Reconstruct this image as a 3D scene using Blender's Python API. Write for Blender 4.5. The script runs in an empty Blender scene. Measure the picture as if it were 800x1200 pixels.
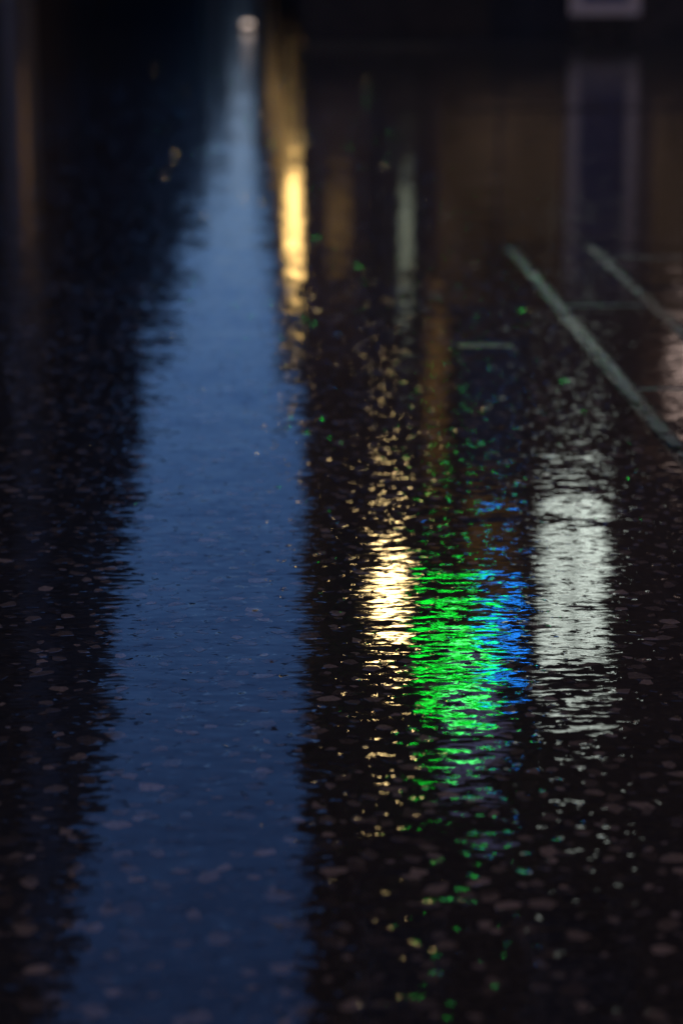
import bpy, math, random
from mathutils import Vector

random.seed(11)
scene = bpy.context.scene
C = scene.collection

# ------------------------------------------------------------------ camera
cam_d = bpy.data.cameras.new('camera')
cam = bpy.data.objects.new('camera', cam_d)
C.objects.link(cam)
scene.camera = cam
cam.location = (0.0, 0.0, 0.70)
cam.rotation_euler = (math.radians(90 - 13.4), 0, math.radians(-2.07))
cam_d.sensor_fit = 'VERTICAL'
cam_d.sensor_width = 24
cam_d.sensor_height = 36
cam_d.lens = 85
cam_d.clip_start = 0.05
cam_d.clip_end = 3000
cam_d.dof.use_dof = True
cam_d.dof.focus_distance = 2.46
cam_d.dof.aperture_fstop = 4.2

# ------------------------------------------------------------------ dusk sky
SUN_EL, SUN_ROT = math.radians(3.5), math.radians(115)
world = bpy.data.worlds.new('World')
scene.world = world
world.use_nodes = True
wt = world.node_tree
sky = wt.nodes.new('ShaderNodeTexSky')
sky.sky_type = 'NISHITA'
sky.sun_disc = False
sky.sun_elevation = SUN_EL
sky.sun_rotation = SUN_ROT
sky.ozone_density = 4.6
sky.dust_density = 0.1
sky.air_density = 1.0
tint = wt.nodes.new('ShaderNodeVectorMath')
tint.operation = 'MULTIPLY'
tint.inputs[1].default_value = (1.65, 0.98, 1.13)      # the camera's white balance: dusk reads violet-blue
wt.links.new(sky.outputs[0], tint.inputs[0])
wt.links.new(tint.outputs[0], wt.nodes['Background'].inputs[0])
wt.nodes['Background'].inputs[1].default_value = 0.15

# the sun has sunk behind the roofs: only a trace of it is left
sun_d = bpy.data.lights.new('sun', 'SUN')
sun_d.energy = 0.02
sun_d.angle = math.radians(12)
sun_d.color = (1.0, 0.86, 0.72)
sun = bpy.data.objects.new('sun', sun_d)
C.objects.link(sun)
sd = Vector((math.sin(SUN_ROT) * math.cos(SUN_EL), math.cos(SUN_ROT) * math.cos(SUN_EL), math.sin(SUN_EL)))
sun.rotation_euler = sd.to_track_quat('Z', 'Y').to_euler()
sun.location = (20, -10, 30)

scene.view_settings.view_transform = 'Standard'
scene.view_settings.look = 'None'
scene.view_settings.gamma = 1.0
scene.view_settings.exposure = 1.36
scene.render.engine = 'CYCLES'
scene.cycles.max_bounces = 5
scene.cycles.diffuse_bounces = 2
scene.cycles.glossy_bounces = 3
scene.cycles.use_denoising = True
scene.cycles.sample_clamp_indirect = 0


# ------------------------------------------------------------------ materials
def mat_new(name):
    m = bpy.data.materials.new(name)
    m.use_nodes = True
    m.node_tree.nodes.clear()
    out = m.node_tree.nodes.new('ShaderNodeOutputMaterial')
    return m, m.node_tree, out


def N(t, kind, **kw):
    n = t.nodes.new(kind)
    for k, v in kw.items():
        setattr(n, k, v)
    return n


def vmath(t, op, a, b=None):
    n = N(t, 'ShaderNodeVectorMath', operation=op)
    for i, v in enumerate((a, b)):
        if v is None:
            continue
        if hasattr(v, 'is_output'):
            t.links.new(v, n.inputs[i])
        elif isinstance(v, (int, float)):
            n.inputs['Scale'].default_value = v
        else:
            n.inputs[i].default_value = v
    return n.outputs[0]


def smath(t, op, a, b=None, clamp=False):
    n = N(t, 'ShaderNodeMath', operation=op)
    n.use_clamp = clamp
    for i, v in enumerate((a, b)):
        if v is None:
            continue
        if hasattr(v, 'is_output'):
            t.links.new(v, n.inputs[i])
        else:
            n.inputs[i].default_value = v
    return n.outputs[0]


def noise(t, vec, scale, detail=1.0, rough=0.5):
    n = N(t, 'ShaderNodeTexNoise')
    n.inputs['Scale'].default_value = scale
    n.inputs['Detail'].default_value = detail
    n.inputs['Roughness'].default_value = rough
    t.links.new(vec, n.inputs['Vector'])
    return n


def ramp(t, fac, stops):
    r = N(t, 'ShaderNodeValToRGB')
    el = r.color_ramp.elements
    while len(el) < len(stops):
        el.new(0.5)
    for e, (p, c) in zip(el, stops):
        e.position = p
        e.color = (c[0], c[1], c[2], 1) if not isinstance(c, (int, float)) else (c, c, c, 1)
    t.links.new(fac, r.inputs[0])
    return r.outputs[0]


# the relief of the thin film of rain water, as slopes, shared by everything that lies on the ground
def film_group(name, level):
    g = bpy.data.node_groups.new(name, 'ShaderNodeTree')
    g.interface.new_socket('Amount', in_out='INPUT', socket_type='NodeSocketFloat')
    g.interface.new_socket('Normal', in_out='OUTPUT', socket_type='NodeSocketVector')
    gi = g.nodes.new('NodeGroupInput')
    go = g.nodes.new('NodeGroupOutput')
    geo = g.nodes.new('ShaderNodeNewGeometry')
    pos = geo.outputs['Position']
    wide = vmath(g, 'MULTIPLY', pos, (0.36, 1.0, 1.0))
    half = (0.5, 0.5, 0.5)
    a = vmath(g, 'SUBTRACT', noise(g, wide, 17.0, 0.0).outputs['Color'], half)
    b = vmath(g, 'SUBTRACT', noise(g, vmath(g, 'ADD', wide, (7.3, 2.1, 0)), 100.0, 1.0).outputs['Color'], half)
    c = vmath(g, 'SUBTRACT', noise(g, vmath(g, 'ADD', wide, (3.7, 9.4, 0)), 290.0, 1.0).outputs['Color'], half)
    # the water is thin in places: there the stones stand through and the film is steep
    thin = noise(g, vmath(g, 'ADD', pos, (1.3, 5.2, 0)), 72.0, 2.0).outputs['Fac']
    thin = ramp(g, thin, [(0.57, 0.0), (0.76, 1.0)])
    s = vmath(g, 'SCALE', a, 0.030)
    s = vmath(g, 'ADD', s, vmath(g, 'SCALE', b, 0.074))
    s = vmath(g, 'ADD', s, vmath(g, 'SCALE', c, 0.022))
    steep = vmath(g, 'ADD', vmath(g, 'SCALE', b, 0.45), vmath(g, 'SCALE', c, 0.85))
    sc = N(g, 'ShaderNodeVectorMath', operation='SCALE')
    g.links.new(steep, sc.inputs[0])
    g.links.new(thin, sc.inputs['Scale'])
    s = vmath(g, 'ADD', s, sc.outputs[0])
    sc2 = N(g, 'ShaderNodeVectorMath', operation='SCALE')
    g.links.new(s, sc2.inputs[0])
    g.links.new(gi.outputs['Amount'], sc2.inputs['Scale'])
    s = vmath(g, 'MULTIPLY', sc2.outputs[0], (0.50, 1, 0))
    n = vmath(g, 'NORMALIZE', vmath(g, 'ADD', (0, 0, 1) if level else geo.outputs['Normal'], s))
    g.links.new(n, go.inputs[0])
    return g


FILM = film_group('rain_film', False)
FILM_LEVEL = film_group('level_rain_film', True)     # standing water over road and chippings


def wet(name, colour_fn, amount=1.0, rough=0.03, ior=1.24, level=False):
    m, t, out = mat_new(name)
    film = N(t, 'ShaderNodeGroup')
    film.node_tree = FILM_LEVEL if level else FILM
    film.inputs['Amount'].default_value = amount
    fres = N(t, 'ShaderNodeFresnel')
    fres.inputs['IOR'].default_value = ior
    t.links.new(film.outputs[0], fres.inputs['Normal'])
    dif = N(t, 'ShaderNodeBsdfDiffuse')
    col = colour_fn(t)
    t.links.new(col, dif.inputs['Color'])
    glo = N(t, 'ShaderNodeBsdfGlossy')
    glo.inputs['Color'].default_value = (1, 1, 1, 1)
    glo.inputs['Roughness'].default_value = rough
    t.links.new(film.outputs[0], glo.inputs['Normal'])
    mix = N(t, 'ShaderNodeMixShader')
    t.links.new(fres.outputs[0], mix.inputs[0])
    t.links.new(dif.outputs[0], mix.inputs[1])
    t.links.new(glo.outputs[0], mix.inputs[2])
    t.links.new(mix.outputs[0], out.inputs[0])
    return m


def col_noise(scale, stops, detail=4.0):
    def fn(t):
        geo = t.nodes.new('ShaderNodeNewGeometry')
        return ramp(t, noise(t, geo.outputs['Position'], scale, detail, 0.6).outputs['Fac'], stops)
    return fn


def chip_colour(t):
    geo = t.nodes.new('ShaderNodeNewGeometry')
    oi = t.nodes.new('ShaderNodeObjectInfo')
    r = smath(t, 'FRACT', smath(t, 'ADD', geo.outputs['Random Per Island'], oi.outputs['Random']))
    c = ramp(t, r, [(0.0, (.030, .026, .022)), (0.3, (.06, .047, .038)), (0.6, (.11, .086, .068)), (0.85, (.17, .132, .106)), (1.0, (.26, .20, .16))])
    sp = noise(t, geo.outputs['Position'], 260.0, 3.0, 0.7).outputs['Fac']
    sp = ramp(t, sp, [(0.3, 0.55), (0.7, 1.25)])
    mul = N(t, 'ShaderNodeMix', data_type='RGBA', blend_type='MULTIPLY')
    mul.inputs[0].default_value = 1.0
    t.links.new(c, mul.inputs[6])
    t.links.new(sp, mul.inputs[7])
    return mul.outputs[2]


M = {}
M['asphalt'] = wet('wet_asphalt', col_noise(120, [(0.3, (.013, .012, .011)), (0.58, (.030, .026, .0225)), (0.8, (.07, .06, .05))]), level=True)
M['chip'] = wet('wet_stone_chipping', chip_colour, 1.0, level=True)
M['kerb'] = wet('wet_granite_kerb', col_noise(300, [(0.3, (.014, .013, .012)), (0.7, (.045, .040, .036))]), 1.1, 0.04)
M['slab'] = wet('wet_paving_slab', col_noise(90, [(0.3, (.018, .015, .013)), (0.75, (.05, .042, .036))]), 1.2, 0.06)
M['mortar'] = wet('damp_green_mortar', col_noise(9, [(0.36, (.008, .010, .008)), (0.50, (.014, .022, .016)), (0.72, (.034, .050, .037))], 6.0), 1.6, 0.35)  # greenish mortar, darker and paler in random patches
M['bed'] = wet('wet_joint_sand', col_noise(150, [(0.3, (.012, .012, .011)), (0.7, (.03, .028, .026))]), 1.5, 0.2)
M['paint'] = wet('worn_road_paint', col_noise(70, [(0.35, (.10, .14, .09)), (0.6, (.42, .48, .30))]), 1.2, 0.2)  # pale worn paint with a cast of green light put into its colour
M['damp'] = wet('damp_side_street_asphalt', col_noise(5, [(0.3, (.015, .0125, .0105)), (0.5, (.034, .028, .023)), (0.75, (.08, .065, .053))], 6.0), 1.3, 0.06)
M['far_ground'] = wet('wet_ground', col_noise(30, [(0.3, (.015, .015, .015)), (0.7, (.04, .037, .034))]))


def pbr(name, stops, scale, rough=0.7, metal=0.0, bump=0.0):
    m, t, out = mat_new(name)
    b = t.nodes.new('ShaderNodeBsdfPrincipled')
    tc = t.nodes.new('ShaderNodeTexCoord')
    n = noise(t, tc.outputs['Object'], scale, 5.0, 0.6)
    t.links.new(ramp(t, n.outputs['Fac'], stops), b.inputs['Base Color'])
    b.inputs['Roughness'].default_value = rough
    b.inputs['Metallic'].default_value = metal
    if bump:
        bp = t.nodes.new('ShaderNodeBump')
        bp.inputs['Strength'].default_value = bump
        bp.inputs['Distance'].default_value = 0.02
        t.links.new(n.outputs['Fac'], bp.inputs['Height'])
        t.links.new(bp.outputs[0], b.inputs['Normal'])
    t.links.new(b.outputs[0], out.inputs[0])
    return m


def emit(name, col, strength, vary=0.0, scale=6.0):
    m, t, out = mat_new(name)
    e = t.nodes.new('ShaderNodeEmission')
    e.inputs[0].default_value = (*col, 1)
    e.inputs[1].default_value = strength
    if vary:
        tc = t.nodes.new('ShaderNodeTexCoord')
        n = noise(t, tc.outputs['Object'], scale, 2.0).outputs['Fac']
        r = ramp(t, n, [(0.35, 1.0 - vary), (0.65, 1.0)])
        t.links.new(smath(t, 'MULTIPLY', r, strength), e.inputs[1])
    t.links.new(e.outputs[0], out.inputs[0])
    return m


M['stone'] = pbr('sooty_sandstone', [(0.3, (.06, .046, .036)), (0.7, (.13, .10, .075))], 3, 0.85, 0, 0.4)
M['stone_front'] = pbr('brown_soot_sandstone', [(0.3, (.06, .043, .032)), (0.7, (.12, .088, .066))], 3, 0.85, 0, 0.4)
M['win_shop'] = emit('dim_shop_pane', (1.0, .62, .40), 0.026, 0.8, 3)  # faint glow added to warm the upper right reflections
M['stone_brown'] = pbr('brown_sandstone', [(0.3, (.09, .068, .052)), (0.7, (.17, .13, .10))], 3, 0.85, 0, 0.4)
M['render'] = pbr('grey_render', [(0.3, (.48, .48, .48)), (0.7, (.60, .60, .59))], 2, 0.9, 0, 0.2)
M['brick'] = pbr('dark_brick', [(0.3, (.07, .045, .035)), (0.7, (.13, .075, .055))], 8, 0.85, 0, 0.4)
M['slate'] = pbr('slate', [(0.3, (.03, .032, .036)), (0.7, (.07, .072, .08))], 9, 0.6)
M['plinth'] = pbr('soot_black_plinth', [(0.3, (.012, .011, .010)), (0.7, (.028, .024, .021))], 10, 0.95)
M['frame'] = pbr('dark_window_paint', [(0.3, (.03, .03, .03)), (0.7, (.06, .06, .055))], 12, 0.45)
M['frame_white'] = pbr('white_window_paint', [(0.3, (.55, .54, .5)), (0.7, (.7, .69, .66))], 12, 0.45)
M['wood'] = pbr('brown_shopfront_paint', [(0.3, (.10, .055, .032)), (0.7, (.17, .10, .06))], 8, 0.4)
M['bluepaint'] = pbr('blue_shopfront_paint', [(0.3, (.03, .05, .11)), (0.7, (.05, .08, .16))], 8, 0.35)
M['glass'] = pbr('dark_window_glass', [(0.3, (.008, .009, .011)), (0.7, (.014, .015, .018))], 2, 0.08)
M['iron'] = pbr('black_iron', [(0.3, (.012, .012, .013)), (0.7, (.03, .03, .03))], 15, 0.4, 0.6)
M['steel'] = pbr('pale_grey_metal', [(0.3, (.30, .26, .24)), (0.7, (.40, .35, .32))], 10, 0.4, 0.0)
M['posterblue'] = pbr('blue_poster', [(0.3, (.012, .014, .06)), (0.7, (.02, .024, .09))], 4, 0.35)
M['lamp_warm'] = emit('warm_lamp_glass', (1.0, .70, .30), 16)
M['lamp_street_bright'] = emit('bright_street_lamp_glass', (1.0, .62, .20), 5.0)
M['lamp_street'] = emit('street_lamp_glass', (1.0, .58, .18), 0.28)
M['lamp_added'] = emit('added_lamp_glass', (1.0, .66, .36), 95)
M['lamp_added_bowl'] = emit('added_lamp_bowl', (1.0, .66, .36), 130)
M['win_white'] = emit('cool_white_lit_pane', (.86, .97, .87), 2.2, 0.6, 7)
M['win_warm_dim'] = emit('dim_warm_lit_pane', (.95, .50, .16), 0.10, 0.6, 5)
M['win_amber'] = emit('amber_lit_pane', (1.0, .50, .15), 0.5, 0.4, 5)
M['win_warm'] = emit('warm_lit_pane', (1.0, .58, .20), 0.11, 0.4, 5)
M['win_grey'] = emit('pale_lit_pane', (.85, .95, .70), 0.35, 0.5, 8)
M['win_violet'] = emit('violet_lit_pane', (.30, .30, .62), 0.40, 0.4, 6)
M['win_pink'] = emit('pinkish_lamp_glass', (1.0, .72, .62), 0.7)
M['neon_green'] = emit('green_neon_tube', (.006, 1.0, .045), 9.5)
M['neon_core'] = emit('hot_green_neon_tube', (.10, 1.0, .22), 14.0)
M['neon_blue'] = emit('blue_neon_tube', (.015, .26, 1.0), 11.0)
M['stud'] = emit('pinkish_white_lens', (1.0, .78, .66), 0.5)


# ------------------------------------------------------------------ mesh helpers
class MB:
    def __init__(self):
        self.v, self.f = [], []

    def quad(self, a, b, c, d):
        i = len(self.v)
        self.v += [tuple(a), tuple(b), tuple(c), tuple(d)]
        self.f.append((i, i + 1, i + 2, i + 3))
        return self

    def box(self, x0, x1, y0, y1, z0, z1):
        i = len(self.v)
        self.v += [(x0, y0, z0), (x1, y0, z0), (x1, y1, z0), (x0, y1, z0), (x0, y0, z1), (x1, y0, z1), (x1, y1, z1), (x0, y1, z1)]
        for q in ((0, 3, 2, 1), (4, 5, 6, 7), (0, 1, 5, 4), (1, 2, 6, 5), (2, 3, 7, 6), (3, 0, 4, 7)):
            self.f.append(tuple(i + k for k in q))
        return self

    def bevelled(self, x0, x1, y0, y1, z0, z1, b):
        i = len(self.v)
        self.v += [(x0, y0, z0), (x1, y0, z0), (x1, y1, z0), (x0, y1, z0),
                   (x0, y0, z1 - b), (x1, y0, z1 - b), (x1, y1, z1 - b), (x0, y1, z1 - b),
                   (x0 + b, y0 + b, z1), (x1 - b, y0 + b, z1), (x1 - b, y1 - b, z1), (x0 + b, y1 - b, z1)]
        fs = [(0, 3, 2, 1), (8, 9, 10, 11)]
        for k in range(4):
            n = (k + 1) % 4
            fs += [(k, n, 4 + n, 4 + k), (4 + k, 4 + n, 8 + n, 8 + k)]
        for q in fs:
            self.f.append(tuple(i + k for k in q))
        return self

    def lathe(self, prof, cx=0, cy=0, seg=12):
        i = len(self.v)
        for r, z in prof:
            for k in range(seg):
                a = 2 * math.pi * k / seg
                self.v.append((cx + r * math.cos(a), cy + r * math.sin(a), z))
        for j in range(len(prof) - 1):
            for k in range(seg):
                n = (k + 1) % seg
                self.f.append((i + j * seg + k, i + j * seg + n, i + (j + 1) * seg + n, i + (j + 1) * seg + k))
        self.f.append(tuple(i + k for k in range(seg))[::-1])
        self.f.append(tuple(i + (len(prof) - 1) * seg + k for k in range(seg)))
        return self

    def tube(self, pts, r, seg=8, closed=False):
        pts = [Vector(p) for p in pts]
        n = len(pts)
        i = len(self.v)
        for j, p in enumerate(pts):
            a = pts[(j - 1) % n] if (closed or j) else p
            b = pts[(j + 1) % n] if (closed or j < n - 1) else p
            t = (b - a).normalized()
            up = Vector((0, 1, 0)) if abs(t.y) < 0.9 else Vector((0, 0, 1))
            s = t.cross(up).normalized()
            u = s.cross(t)
            for k in range(seg):
                an = 2 * math.pi * k / seg
                self.v.append(tuple(p + s * (r * math.cos(an)) + u * (r * math.sin(an))))
        for j in range(n if closed else n - 1):
            jn = (j + 1) % n
            for k in range(seg):
                kn = (k + 1) % seg
                self.f.append((i + j * seg + k, i + jn * seg + k, i + jn * seg + kn, i + j * seg + kn))
        return self

    def build(self, name, m, parent=None, loc=None):
        me = bpy.data.meshes.new(name)
        me.from_pydata(self.v, [], self.f)
        me.materials.append(M[m])
        me.update()
        o = bpy.data.objects.new(name, me)
        C.objects.link(o)
        if parent is not None:
            o.parent = parent
        if loc:
            o.location = loc
        return o


def tag(o, label=None, cat=None, group=None, kind=None):
    if label:
        o['label'] = label
    if cat:
        o['category'] = cat
    if group:
        o['group'] = group
    if kind:
        o['kind'] = kind
    return o


def empty(name, loc=(0, 0, 0)):
    o = bpy.data.objects.new(name, None)
    o.empty_display_size = 0.1
    o.location = loc
    C.objects.link(o)
    return o


def copy_tree(o, parent=None):
    c = o.copy()
    C.objects.link(c)
    c.parent = parent
    for ch in list(o.children):
        copy_tree(ch, c)
    return c


# ------------------------------------------------------------------ ground, road, pavement
tag(MB().quad((-900, -200, -0.06), (900, -200, -0.06), (900, 1500, -0.06), (-900, 1500, -0.06)).build('ground', 'far_ground'),
    'wide dark wet ground under the street', kind='structure')

road = MB().quad((-2.55, -6, 0), (0.575, -6, 0), (0.575, 5.6, 0), (-2.55, 5.6, 0)) \
    .quad((-4.2, -26, -.01), (-2.55, -26, -.01), (-2.55, 16, -.01), (-4.2, 16, -.01)).quad((-2.55, 5.6, 0), (0.62, 5.6, 0), (0.42, 16, 0), (-2.55, 16, 0)) \
    .quad((-2.55, 16, 0), (0.31, 16, 0), (1.2, 260, 0), (-2.55, 260, 0)).build('road', 'asphalt')
tag(road, 'wet black asphalt road with pale stone chippings mirroring sky and lights', kind='structure')

tag(MB().quad((0.62, 5.6, 0), (9, 5.6, 0), (9, 16, 0), (0.42, 16, 0)).build('side_street', 'damp'),
    'damp brownish side street crossing behind the kerb at upper right', kind='structure')

# stone chippings rolled into the asphalt
def chip_mesh(rng, r, tilt):
    n = rng.choice((4, 5, 5, 6, 6))
    ph = rng.random() * 6.28
    asp = rng.uniform(0.55, 0.95)
    rot = rng.random() * 3.14
    tx, ty = rng.gauss(0, tilt), rng.gauss(0, tilt)
    top, base = [], []
    for k in range(n):
        a = ph + 6.2832 * (k + rng.uniform(-.28, .28)) / n
        rr = r * rng.uniform(0.62, 1.22)
        x, y = rr * math.cos(a), rr * asp * math.sin(a)
        x, y = x * math.cos(rot) - y * math.sin(rot), x * math.sin(rot) + y * math.cos(rot)
        base.append((x * 1.25, y * 1.25))
        top.append((x, y, x * tx + y * ty))
    lo = min(p[2] for p in top)
    v = [(x, y, -0.0012) for x, y in base] + [(x, y, z - lo) for x, y, z in top]
    f = [tuple(range(n, 2 * n))]
    for k in range(n):
        q = (k + 1) % n
        f.append((k, q, n + q, n + k))
    return v, f


rng = random.Random(5)
protos = []
for k in range(24):
    v, f = chip_mesh(rng, 0.0076, 0.002)
    me = bpy.data.meshes.new('stone_chipping')
    me.from_pydata(v, [], f)
    me.materials.append(M['chip'])
    protos.append(me)

spots = []
y = 1.30
while y < 13.5:
    step = 0.0215 if y < 5 else 0.036
    x = -0.55 - 0.13 * y
    while x < min(0.565, 0.55 + 0.20 * y):
        if rng.random() < (0.80 if y < 6 else 0.80 * (13.5 - y) / 7.5):
            spots.append((x + rng.uniform(-.015, .015), y + rng.uniform(-.015, .015)))
        x += step
    y += step
spots = [s for s in spots if s[0] < 0.56]


def in_frame(x, y):
    return y > 1.5 and -0.115 * y < x < 0.19 * y


seen = sorted([s for s in spots if in_frame(*s)], key=lambda s: s[1])[:300]
seen_set = set(seen)
for (x, y) in seen:
    o = bpy.data.objects.new('stone_chipping', rng.choice(protos))
    C.objects.link(o)
    s = min(1.7, max(0.35, rng.lognormvariate(-.05, 0.42)))
    o.location = (x, y, 0.0001 + 0.0001 * rng.random())
    o.rotation_euler = (0, 0, rng.random() * 6.28)
    o.scale = (s, s, 1)
    o.parent = road
big = MB()
for (x, y) in spots:
    if (x, y) in seen_set:
        continue
    s = min(1.7, max(0.35, rng.lognormvariate(-.05, 0.42)))
    v, f = chip_mesh(rng, 0.0076 * s, 0.002)
    z = 0.0001 + 0.0001 * rng.random()
    i = len(big.v)
    big.v += [(a + x, b + y, c + z) for a, b, c in v]
    big.f += [tuple(i + k for k in q) for q in f]
tag(big.build('stone_chippings', 'chip', road), kind='stuff')

# flush granite kerb between road and pavement, with mortar joints
kerb = tag(empty('kerb', (0, 0, 0)), 'flush granite kerb line running diagonally on the right with pale greenish joints', kind='structure')
JY = [-1.45, -0.58, 0.29, 1.16, 2.03, 2.90, 3.77, 4.66, 5.609]
jr = random.Random(3)


def wobble_strip(x0, x1, y0, y1, z, along='y', n=40, gaps=None):
    mb = MB()
    last = None
    for k in range(n + 1):
        t = k / n
        j0, j1 = jr.uniform(-.003, .003) + .003 * math.sin(k * .31), jr.uniform(-.003, .003) + .003 * math.sin(k * .17 + 2)
        if along == 'y':
            yy = y0 + (y1 - y0) * t
            cur = ((x0 + j0, yy, z), (x1 + j1, yy, z))
        else:
            xx = x0 + (x1 - x0) * t
            cur = ((xx, y0 + j0, z), (xx, y1 + j1, z))
        if last and not (gaps and jr.random() < gaps(yy)):
            if along == 'y':
                mb.quad(last[0], last[1], cur[1], cur[0])
            else:
                mb.quad(last[0], cur[0], cur[1], last[1])
        last = cur
    return mb


MB().quad((0.575, -6, -0.0025), (6.2, -6, -0.0025), (6.2, 5.6, -0.0025), (0.575, 5.6, -0.0025)).build('joint_bed', 'bed', kerb)
wobble_strip(0.582, 0.598, -1.5, 5.42, 0.0012, n=420, gaps=lambda q: max(.05, .30 + .35 * math.sin(q * 6.1) + .25 * math.sin(q * 15.7 + 1) + .32 * (q - 4.1))).build('mortar_joint', 'mortar', kerb)
wobble_strip(0.766, 0.779, -1.5, 5.25, 0.0006, n=420, gaps=lambda q: .60 + .4 * math.sin(q * 5.3 + 2)).build('mortar_joint', 'mortar', kerb)
for a, b in zip(JY[:-1], JY[1:]):
    MB().bevelled(0.603, 0.765, a + .010, b - .010, -0.03, jr.uniform(-.0012, .0004), 0.004).build('kerb_stone', 'kerb', kerb)
for a in JY[:-1]:
    wobble_strip(0.606, 0.762, a - .008, a + .008, -0.0015, 'x', 8).build('mortar_joint', 'mortar', kerb)
xx = 0.79
while xx < 6.0:
    MB().bevelled(xx, min(6.1, xx + .86), 5.407, 5.599, -0.03, jr.uniform(-.0012, .0004), 0.004).build('kerb_stone', 'kerb', kerb)
    xx += .87

pavement = tag(empty('pavement', (0, 0, 0)), 'dark wet slab pavement beside the kerb on the right', kind='structure')
row = 0
y = -1.4
while y < 5.35:
    x = 0.79 + (0.3 if row % 2 else 0.0)
    if row % 2:
        MB().bevelled(0.79, 1.082, y, min(5.405, y + .442), -0.03, jr.uniform(-.002, .001), .004).build('paving_slab', 'slab', pavement)
    while x < 3.6:
        MB().bevelled(x, x + .592, y, min(5.405, y + .442), -0.03, jr.uniform(-.002, .001), .004).build('paving_slab', 'slab', pavement)
        x += .6
    y += .45
    row += 1

# a band of paving slabs crossing the side street
band = tag(empty('crossing_band', (0, 0, 0)), 'band of brown paving slabs laid across the far side street', kind='structure')
x = 0.85
while x < 5.5:
    for yy in (10.1, 10.52):
        MB().bevelled(x, x + .592, yy, yy + .41, -0.02, 0.005 + jr.uniform(0, .004), .004).build('paving_slab', 'slab', band)
    x += .6
fp = tag(empty('front_pavement', (0, 0, 0)), 'narrow slab pavement at the foot of the dark shop building', kind='structure')
x = 0.35
while x < 8.5:
    MB().bevelled(x, x + .895, 16.0, 16.14, -0.02, 0.02, .006).build('kerb_stone', 'kerb', fp)
    for yy in (16.15, 16.60, 17.05):
        MB().bevelled(x, x + .895, yy, yy + .44, -0.02, 0.016 + jr.uniform(0, .004), .004).build('paving_slab', 'slab', fp)
    x += .9

tag(wobble_strip(0.355, 0.45, 4.165, 4.20, 0.0012, 'x', 10).build('road_mark', 'paint'),
    'short worn pale paint dash, tinted as if lit green, on the asphalt left of the kerb', 'road marking')


# ------------------------------------------------------------------ buildings
def facade(mp, u0, u1, z0, z1, holes, depth=.16):
    """front skin with rectangular openings and their reveals; mp maps (u, depth, z) to a point"""
    us = sorted({u0, u1, *[h[0] for h in holes], *[h[1] for h in holes]})
    zs = sorted({z0, z1, *[h[2] for h in holes], *[h[3] for h in holes]})
    mb = MB()
    for a, b in zip(us[:-1], us[1:]):
        for c, d in zip(zs[:-1], zs[1:]):
            um, zm = (a + b) / 2, (c + d) / 2
            if any(h[0] < um < h[1] and h[2] < zm < h[3] for h in holes):
                continue
            mb.quad(mp(a, 0, c), mp(b, 0, c), mp(b, 0, d), mp(a, 0, d))
    for a, b, c, d in holes:
        mb.quad(mp(a, 0, c), mp(a, depth, c), mp(a, depth, d), mp(a, 0, d))
        mb.quad(mp(b, 0, c), mp(b, 0, d), mp(b, depth, d), mp(b, depth, c))
        mb.quad(mp(a, 0, c), mp(b, 0, c), mp(b, depth, c), mp(a, depth, c))
        mb.quad(mp(a, 0, d), mp(a, depth, d), mp(b, depth, d), mp(b, 0, d))
    return mb


def mbox(mb, mp, a, b, d0, d1, c, d):
    p = [mp(a, d0, c), mp(b, d0, c), mp(b, d1, c), mp(a, d1, c), mp(a, d0, d), mp(b, d0, d), mp(b, d1, d), mp(a, d1, d)]
    i = len(mb.v)
    mb.v += [tuple(q) for q in p]
    for q in ((0, 3, 2, 1), (4, 5, 6, 7), (0, 1, 5, 4), (1, 2, 6, 5), (2, 3, 7, 6), (3, 0, 4, 7)):
        mb.f.append(tuple(i + k for k in q))
    return mb


def window(mp, hole, parent, pane='glass', fr='frame', bars=(1, 1), depth=.16, sill=True, name='window'):
    a, b, c, d = hole
    mb = MB()
    w = .05
    e = .004
    mbox(mb, mp, a + e, a + w, depth - .08, depth - .01, c + e, d - e)
    mbox(mb, mp, b - w, b - e, depth - .08, depth - .01, c + e, d - e)
    mbox(mb, mp, a + w, b - w, depth - .08, depth - .01, c + e, c + w)
    mbox(mb, mp, a + w, b - w, depth - .08, depth - .01, d - w, d - e)
    for k in range(1, bars[0] + 1):
        u = a + (b - a) * k / (bars[0] + 1)
        mbox(mb, mp, u - .014, u + .014, depth - .065, depth - .02, c + w, d - w)
    for k in range(1, bars[1] + 1):
        z = c + (d - c) * k / (bars[1] + 1)
        mbox(mb, mp, a + w, b - w, depth - .07, depth - .015, z - .02, z + .02)
    o = mb.build(name, fr, parent)
    mbox(MB(), mp, a + .02, b - .02, depth - .045, depth - .035, c + .02, d - .02).build('pane', pane, o)
    if sill:
        mbox(MB(), mp, a - .06, b + .06, -.07, depth - .09, c - .09, c - .002).build('sill', 'stone_brown', o)
    return o


# the building that closes the view on the right: faces the camera across the side street
FY = 17.5
fb = empty('shop_building', (4.6, FY, 0))
OX, OY = 4.6, FY


def fmap(u, d, z):
    return (u - OX, FY + d - OY, z)


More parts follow.
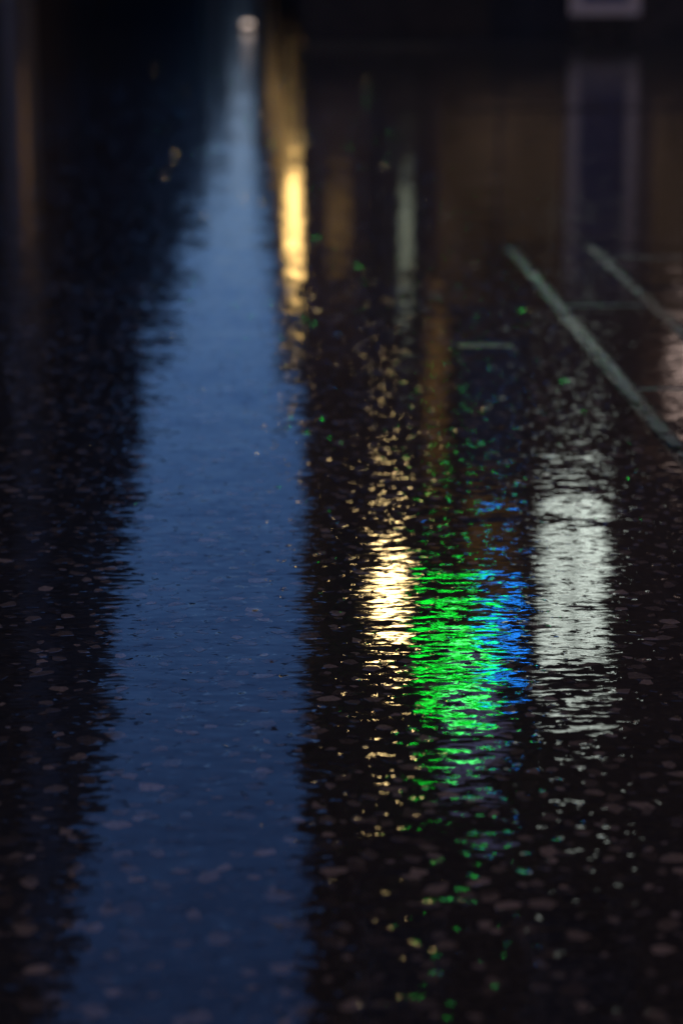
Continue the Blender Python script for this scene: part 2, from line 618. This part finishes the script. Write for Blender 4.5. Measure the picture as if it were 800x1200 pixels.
HB = 13.0
front_holes = {
    'door': (0.40, 0.90, 0.05, 2.35),
    'side': (1.02, 1.19, 1.15, 1.80),
    'brown': (1.22, 1.46, 2.00, 3.40),
    'blue': (1.52, 2.00, 2.15, 3.25),
    'white': (2.10, 2.68, 3.40, 4.80),
    'brown2': (1.52, 2.00, 3.42, 4.30),
    'violet': (1.38, 1.90, 4.85, 5.65),
    'shop_glow': (1.30, 2.72, 0.50, 1.85),  # glowing window added so the upper right paving mirrors some brown
    'shop': (2.85, 4.6, 0.55, 1.9),
    'shop2': (5.0, 7.2, 0.55, 2.3),
    'up1': (3.4, 4.3, 3.4, 5.2), 'up2': (5.2, 6.1, 3.4, 5.2), 'up3': (7.0, 7.9, 3.4, 5.2),
    'h1': (0.75, 1.45, 6.6, 8.4), 'h2': (2.1, 2.9, 6.6, 8.4), 'h3': (3.6, 4.4, 6.6, 8.4), 'h4': (5.2, 6.1, 6.6, 8.4), 'h5': (7.0, 7.9, 6.6, 8.4),
    't1': (0.75, 1.45, 9.6, 11.2), 't2': (2.1, 2.9, 9.6, 11.2), 't3': (3.6, 4.4, 9.6, 11.2), 't4': (5.2, 6.1, 9.6, 11.2), 't5': (7.0, 7.9, 9.6, 11.2),
}
X0, X1, DEPTH = 0.335, 9.0, 6.0
wmb = facade(fmap, X0, X1, 0, HB, list(front_holes.values()))
# side walls and back (the left side wall slants back from the lane)
wmb.quad(fmap(X0, 0, 0), fmap(X0, 0, HB), fmap(0.49, DEPTH, HB), fmap(0.49, DEPTH, 0))
wmb.quad(fmap(X1, 0, 0), fmap(X1, DEPTH, 0), fmap(X1, DEPTH, HB), fmap(X1, 0, HB))
wmb.quad(fmap(0.49, DEPTH, 0), fmap(0.49, DEPTH, HB), fmap(X1, DEPTH, HB), fmap(X1, DEPTH, 0))
wmb.quad(fmap(X0, 0, HB), fmap(X1, 0, HB), fmap(X1, DEPTH, HB), fmap(0.49, DEPTH, HB))
wmb.build('wall', 'stone_front', fb)
mbox(MB(), fmap, X0 - .0, X1, -.06, -.002, 0.0, 0.42).build('plinth', 'plinth', fb)
mbox(MB(), fmap, 2.8, 7.6, -.10, -.003, 2.42, 2.92).build('fascia', 'wood', fb)
mbox(MB(), fmap, X0 - .02, X1 + .1, -.16, -.003, 5.85, 6.05).build('string_course', 'stone_brown', fb)
mbox(MB(), fmap, X0 - .03, X1 + .1, -.24, .1, HB + .003, HB + .28).build('cornice', 'stone_brown', fb)
rf = MB()
rf.quad(fmap(X0 + .1, .1, HB + .28), fmap(X1, .1, HB + .28), fmap(X1, 3, HB + 2.6), fmap(X0 + .3, 3, HB + 2.6))
rf.quad(fmap(X0 + .3, 3, HB + 2.6), fmap(X1, 3, HB + 2.6), fmap(X1, 6, HB + .1), fmap(X0 + .4, 6, HB + .1))
rfo = rf.build('roof', 'slate', fb)
for cx in (1.6, 6.8):
    ch = mbox(MB(), fmap, cx, cx + 1.3, 2.4, 3.3, HB + 1.2, HB + 4.2).build('chimney', 'stone', rfo)
for k, h in front_holes.items():
    if k == 'door':
        dm = mbox(MB(), fmap, h[0] + .01, h[1] - .01, .08, .13, h[2], h[3] - .01)
        mbox(dm, fmap, h[0] + .06, h[1] - .06, .065, .078, .2, .8)
        d = dm.build('door', 'wood', fb)
        mbox(MB(), fmap, h[0] + .13, h[1] - .20, .060, .075, 1.15, 1.50).build('pane', 'win_warm', d)
        mbox(MB(), fmap, h[1] - .10, h[1] - .07, .02, .076, 1.05, 1.10).build('handle', 'iron', d)
    elif k == 'side':
        window(fmap, h, fb, 'win_grey', 'frame', (0, 2), sill=False)
    elif k in ('brown', 'brown2'):
        window(fmap, h, fb, 'win_warm_dim', 'frame', (0, 1), sill=(k == 'brown2'))
    elif k == 'blue':
        o = mbox(MB(), fmap, h[0] + .01, h[1] - .01, .06, .10, h[2] + .01, h[3] - .01)
        mbox(o, fmap, h[0] + .08, h[1] - .08, .045, .0585, h[2] + .1, h[3] - .1)
        o.build('panel', 'bluepaint', fb)
    elif k == 'white':
        window(fmap, h, fb, 'win_white', 'frame', (1, 5))
    elif k == 'violet':
        window(fmap, h, fb, 'win_violet', 'frame', (0, 0))
    elif k.startswith('shop'):
        window(fmap, h, fb, 'win_shop', 'wood', (2, 0))
    else:
        window(fmap, h, fb, 'glass', 'frame_white', (0, 1))
tag(fb, 'dark stone shop building facing the camera across the top right edge', 'building')


# row buildings along the narrow lane
def lane_building(side, xf, y0, y1, H, wallm, label, storeys, lit=None, shop=None):
    b = empty('lane_house', (xf, (y0 + y1) / 2, 0))
    yc = (y0 + y1) / 2
    s = -1 if side == 'L' else 1

    def mp(u, d, z):
        return (s * d, u - yc, z)
    hs = []
    L = y1 - y0
    n = max(1, int(L / 3.2))
    for st in range(storeys):
        zc = H * (st + .30) / storeys
        for k in range(n):
            uc = y0 + L * (k + .5) / n
            hs.append((uc - .45, uc + .45, zc, zc + min(1.7, H / storeys * .58)))
    w = facade(mp, y0 + .01, y1 - .01, 0, H, hs)
    a, e = y0 + .01, y1 - .01
    w.quad(mp(a, 0, 0), mp(a, 0, H), mp(a, 7, H), mp(a, 7, 0))
    w.quad(mp(e, 0, 0), mp(e, 7, 0), mp(e, 7, H), mp(e, 0, H))
    w.quad(mp(a, 7, 0), mp(a, 7, H), mp(e, 7, H), mp(e, 7, 0))
    w.build('wall', wallm, b)
    mbox(MB(), mp, a, e, -.10, .1, H + .002, H + .16).build('cornice', 'stone_brown', b)
    r = MB()
    r.quad(mp(a, .1, H + .16), mp(e, .1, H + .16), mp(e, 3.5, H + 2.6), mp(a, 3.5, H + 2.6))
    r.quad(mp(a, 3.5, H + 2.6), mp(e, 3.5, H + 2.6), mp(e, 7, H + .1), mp(a, 7, H + .1))
    r.quad(mp(a, .1, H), mp(a, .1, H + .16), mp(a, 3.5, H + 2.6), mp(a, 7, H + .1))
    ro = r.build('roof', 'slate', b)
    mbox(MB(), mp, a + .2, a + 1.1, 2.8, 4.2, H + 1.2, H + 4.0).build('chimney', 'brick', ro)
    for i, h in enumerate(hs):
        window(mp, h, b, (lit or {}).get(i, 'glass'), 'frame', (0, 1), sill=False)
    tag(b, label, 'building', 'houses along the narrow lane')
    return b


lane_building('L', -2.6, 16, 26, 12.3, 'stone', 'dark stone house at the left edge, nearest on the lane', 4)
lane_building('L', -2.6, 26, 29.6, 12.3, 'render', 'pale grey rendered narrow house mirrored as the grey strip at far left', 4, {0: 'win_amber'})
lane_building('L', -2.6, 29.6, 42, 12.3, 'stone', 'dark stone house right of the pale grey rendered house', 4)
lane_building('L', -2.55, 42, 54, 10.6, 'brick', 'dark brick house whose roof edges the blue sky strip on its left', 3)
lane_building('L', -2.6, 54, 70, 8.9, 'stone', 'lowest house on the left of the lane, making the step in the sky strip', 3)
lane_building('L', -2.6, 70, 110, 11.0, 'stone', 'long dark house beyond the roof step on the left of the lane', 4)
lane_building('L', -2.6, 110, 245, 13.2, 'stone', 'farthest long terrace on the left of the lane', 4)
lane_building('R', 1.25, 26, 66, 11.0, 'brick', 'dark brick terrace behind the shop building on the right of the lane', 3)
lane_building('R', 1.25, 66, 120, 11.5, 'stone', 'stone terrace edging the upper right of the blue sky strip', 4)
lane_building('R', 1.25, 120, 245, 21.0, 'stone_brown', 'tall far terrace at the narrow tip of the sky strip, right side', 5)

# the street goes on behind the photographer
lane_building('L', -4.2, -26, -6, 12.5, 'stone', 'dark stone house on the left behind the camera', 4)
lane_building('L', -4.2, -6, 15.9, 12.0, 'brick', 'dark brick house on the left beside the camera', 4)
lane_building('R', 4.4, -26, -9, 13.0, 'stone', 'dark stone house on the right behind the camera', 4)
lane_building('R', 4.4, -9, 5.2, 12.5, 'stone_brown', 'brown stone house on the right pavement beside the camera', 4)

eb = empty('end_house', (-0.7, 246, 0))
hs = [(-2.0, -1.1, 1, 3), (-.4, .5, 1, 3), (-2.0, -1.1, 5, 7.2), (-.4, .5, 5, 7.2)]


def emap(u, d, z):
    return (u + .7, d, z)


w = facade(emap, -2.55, 1.2, 0, 15, hs)
mbox(w, emap, -2.55, 1.2, .17, 8, 0, 15)
w.build('wall', 'stone', eb)
r = MB()
r.quad(emap(-2.5, 0, 15.01), emap(1.2, 0, 15.01), emap(1.2, 4, 15.9), emap(-2.5, 4, 15.9))
r.quad(emap(-2.5, 4, 15.9), emap(1.2, 4, 15.9), emap(1.2, 8, 15.01), emap(-2.5, 8, 15.01)).build('roof', 'slate', eb)
for h in hs:
    window(emap, h, eb, 'glass', 'frame', (0, 1))
tag(eb, 'house closing the far end of the narrow lane', 'building')

# two houses that stand forward and narrow the far lane
nb = empty('gable_house', (0.65, 100, 0))
w = facade(lambda u, d, z: (u - .65, d, z), 0.0, 1.22, 0, 9.4, [(.25, .95, 1, 2.8), (.25, .95, 5.2, 7.0)])
w.quad((-.65, 0, 0), (-.65, 0, 9.4), (-.45, 9, 9.4), (-.45, 9, 0))
w.quad((-.65, 0, 9.4), (.57, 0, 9.4), (.57, 0, 13.2), (.10, 0, 12.0))
w.build('wall', 'stone', nb)
MB().quad((-.65, 0, 9.41), (.57, 0, 13.21), (.57, 9, 13.21), (-.45, 9, 9.41)).build('roof', 'slate', nb)
for h in ((.25, .95, 1, 2.8), (.25, .95, 5.2, 7.0)):
    window(lambda u, d, z: (u - .65, d, z), h, nb)
tag(nb, 'gabled house standing forward on the far right of the lane', 'building')
pb = empty('corner_house', (-1.9, 120, 0))
w = facade(lambda u, d, z: (u + 1.9, d, z), -2.58, -1.2, 0, 10.2, [(-2.3, -1.5, 1, 2.8), (-2.3, -1.5, 5.2, 7.0)])
w.quad((.7, 0, 0), (.7, 8, 0), (.7, 8, 10.2), (.7, 0, 10.2))
w.build('wall', 'stone', pb)
MB().quad((-.68, 0, 10.21), (.7, 0, 10.21), (.7, 8, 10.5), (-.68, 8, 10.5)).build('roof', 'slate', pb)
for h in ((-2.3, -1.5, 1, 2.8), (-2.3, -1.5, 5.2, 7.0)):
    window(lambda u, d, z: (u + 1.9, d, z), h, pb)
tag(pb, 'flat roofed corner house standing forward on the far left of the lane', 'building')

# ------------------------------------------------------------------ lamps and signs
# bracket lantern on the shop building
ln = empty('wall_lantern', (0.95, 16.75, 3.72))
ln.scale = (.80, 1, .55)
MB().tube([(0, .745, .10), (0, .60, .55), (0, .35, .92), (0, 0, .98), (0, 0, .88)], .018).build('bracket', 'iron', ln)
MB().lathe([(.02, .90), (.05, .88), (.19, .76), (.19, .74)], seg=8).build('cap', 'iron', ln)
MB().lathe([(.08, .12), (.115, .30), (.13, .55), (.125, .735)], seg=16).build('lamp_glass', 'lamp_warm', ln)
MB().lathe([(.01, .0), (.06, .04), (.11, .10), (.11, .118)], seg=8).build('base', 'iron', ln)
for k in range(8):
    a = 2 * math.pi * k / 8
    MB().tube([(.088 * math.cos(a), .088 * math.sin(a), .12), (.140 * math.cos(a), .140 * math.sin(a), .74)], .007, 5).build('rib', 'iron', ln)
MB().box(-.20, .20, .17, .185, .05, .86).build('light_shield', 'iron', ln)  # plate added to keep the lantern's glow off the wall
tag(ln, 'bright golden wall lantern mirrored left of the green neon sign', 'lantern')

# neon sign: green loops with a blue diamond beside them
ns = empty('neon_sign', (1.55, 17.2, 3.88))
MB().box(-.40, .48, .10, .16, .16, 1.02).build('backing_board', 'iron', ns)
for s_ in (-.3, .3):
    MB().tube([(s_, .16, .5), (s_, .298, .5)], .02).build('bracket', 'iron', ns)


def loop(cx, cz, w_, h_, n=28, p=4):
    pts = []
    for k in range(n):
        a = 2 * math.pi * k / n
        c_, s_ = math.cos(a), math.sin(a)
        pts.append((cx + w_ * math.copysign(abs(c_) ** (2 / p), c_), .06, cz + h_ * math.copysign(abs(s_) ** (2 / p), s_)))
    return pts


MB().tube(loop(-.06, .70, .27, .20), .016, 8, True).build('green_tube', 'neon_green', ns)
MB().tube([(-.20, .06, .70), (.10, .06, .70)], .016).build('green_tube', 'neon_green', ns)
MB().tube([(-.14, .06, .955), (.16, .06, .955)], .020).build('bright_tube', 'neon_core', ns)
MB().tube([(.25, .06, .26), (.42, .06, .45), (.25, .06, .64), (.08, .06, .45)], .016, 8, True).build('blue_tube', 'neon_blue', ns)
tag(ns, 'green and blue neon sign mirrored in the middle of the wet road', 'neon sign')

# small pinkish lamp at the right
pk = empty('wall_lamp', (3.10, 17.25, 2.30))
MB().lathe([(.04, 0), (.10, .06), (.11, .16), (.06, .26)], seg=12).build('globe', 'win_pink', pk)
MB().tube([(0, 0, .26), (0, .12, .33), (0, .248, .33)], .014).build('bracket', 'iron', pk)
tag(pk, 'small pinkish white globe lamp mirrored at the right edge', 'lamp')


# street lamps standing in a row on the right side of the lane
def street_lamp(x, y, label, mat):
    b = empty('street_lamp', (x, y, 0))
    MB().lathe([(.10, 0), (.10, .3), (.06, .45), (.045, 1.2), (.035, 2.52)], seg=10).build('post', 'iron', b)
    MB().lathe([(.05, 2.52), (.09, 2.60), (.13, 2.95), (.12, 3.14)], seg=12).build('lamp_glass', mat, b)
    MB().lathe([(.23, 3.142), (.20, 3.20), (.07, 3.34), (.01, 3.42)], seg=10).build('cap', 'iron', b)
    tag(b, label, 'street lamp', 'street lamps along the lane')
    return b


l0 = street_lamp(0.545, 31, 'nearest and brightest golden street lamp of the row on the lane', 'lamp_street_bright')
dim_glass = [ch for ch in l0.children if ch.name.startswith('lamp_glass')][0].data.copy()
dim_glass.materials[0] = M['lamp_street']
for (x, y, lb) in ((0.50, 41, 'middle golden street lamp of the row on the lane'),
                   (0.42, 53, 'farthest golden street lamp of the row on the lane')):
    c_ = copy_tree(l0)
    c_.location = (x, y, 0)
    c_['label'] = lb
    for ch in c_.children:
        if ch.name.startswith('lamp_glass'):
            ch.data = dim_glass

# freestanding information panel
tp = empty('information_panel', (2.36, 16.5, 0.02))
MB().box(-.235, -.16, -.04, .04, .165, 1.62).box(.16, .235, -.04, .04, .165, 1.62).box(-.16, .16, -.04, .04, .165, .245).box(-.16, .16, -.04, .04, 1.52, 1.62).build('frame', 'steel', tp)
MB().box(-.158, .158, -.025, .025, .247, 1.518).build('poster', 'posterblue', tp)
for s_ in (-.16, .16):
    MB().box(s_ - .02, s_ + .02, -.025, .025, .012, .163).build('leg', 'iron', tp)
    MB().box(s_ - .05, s_ + .05, -.16, .16, 0, .011).build('foot', 'iron', tp)
tag(tp, 'freestanding blue information panel in a pale grey frame at upper right', 'sign')

# road stud light
st = empty('road_stud', (-0.035, 18.9, 0.0))
MB().lathe([(.075, 0), (.075, .02), (.055, .034)], seg=14).build('base', 'iron', st)
MB().lathe([(.040, .034), (.042, .048), (.03, .058), (.01, .062)], seg=12).build('lens', 'stud', st)
tag(st, 'small round pinkish white road stud light glowing at the top of the sky strip', 'road stud')


# unseen tall street lamp, added behind the photographer to warm the chippings
tl = empty('added_street_lamp', (1.6, -3.2, 0))
MB().lathe([(.11, 0), (.11, .5), (.06, .7), (.045, 4.5)], seg=12).build('post', 'iron', tl)
MB().tube([(0, 0, 4.5), (0, .1, 4.9), (-.3, .35, 5.1), (-.6, .6, 5.12)], .03).build('arm', 'iron', tl)
MB().box(-.82, -.50, .46, .86, 5.09, 5.19).build('lamp_head', 'iron', tl)
MB().box(-.79, -.53, .49, .83, 5.06, 5.088).build('lamp_glass', 'lamp_added', tl)
tag(tl, 'added unseen tall street lamp behind the camera, warming the chippings', 'street lamp')

# one more unseen lamp, added on the side street to brighten the shop building
for (x, y, rz, lb) in ((5.6, 10.2, 2.2, 'added unseen tall street lamp on the right side street, brightening the shop building'),):
    c_ = empty('added_street_lamp', (x, y, 0))
    c_.rotation_euler.z = rz
    for ch in list(tl.children):
        if ch.name.startswith('lamp_glass'):
            continue
        d = ch.copy()
        C.objects.link(d)
        d.parent = c_
    MB().lathe([(.06, 4.93), (.13, 5.0), (.15, 5.086)], -.66, .66, 14).build('lamp_glass', 'lamp_added_bowl', c_)
    tag(c_, lb, 'street lamp')
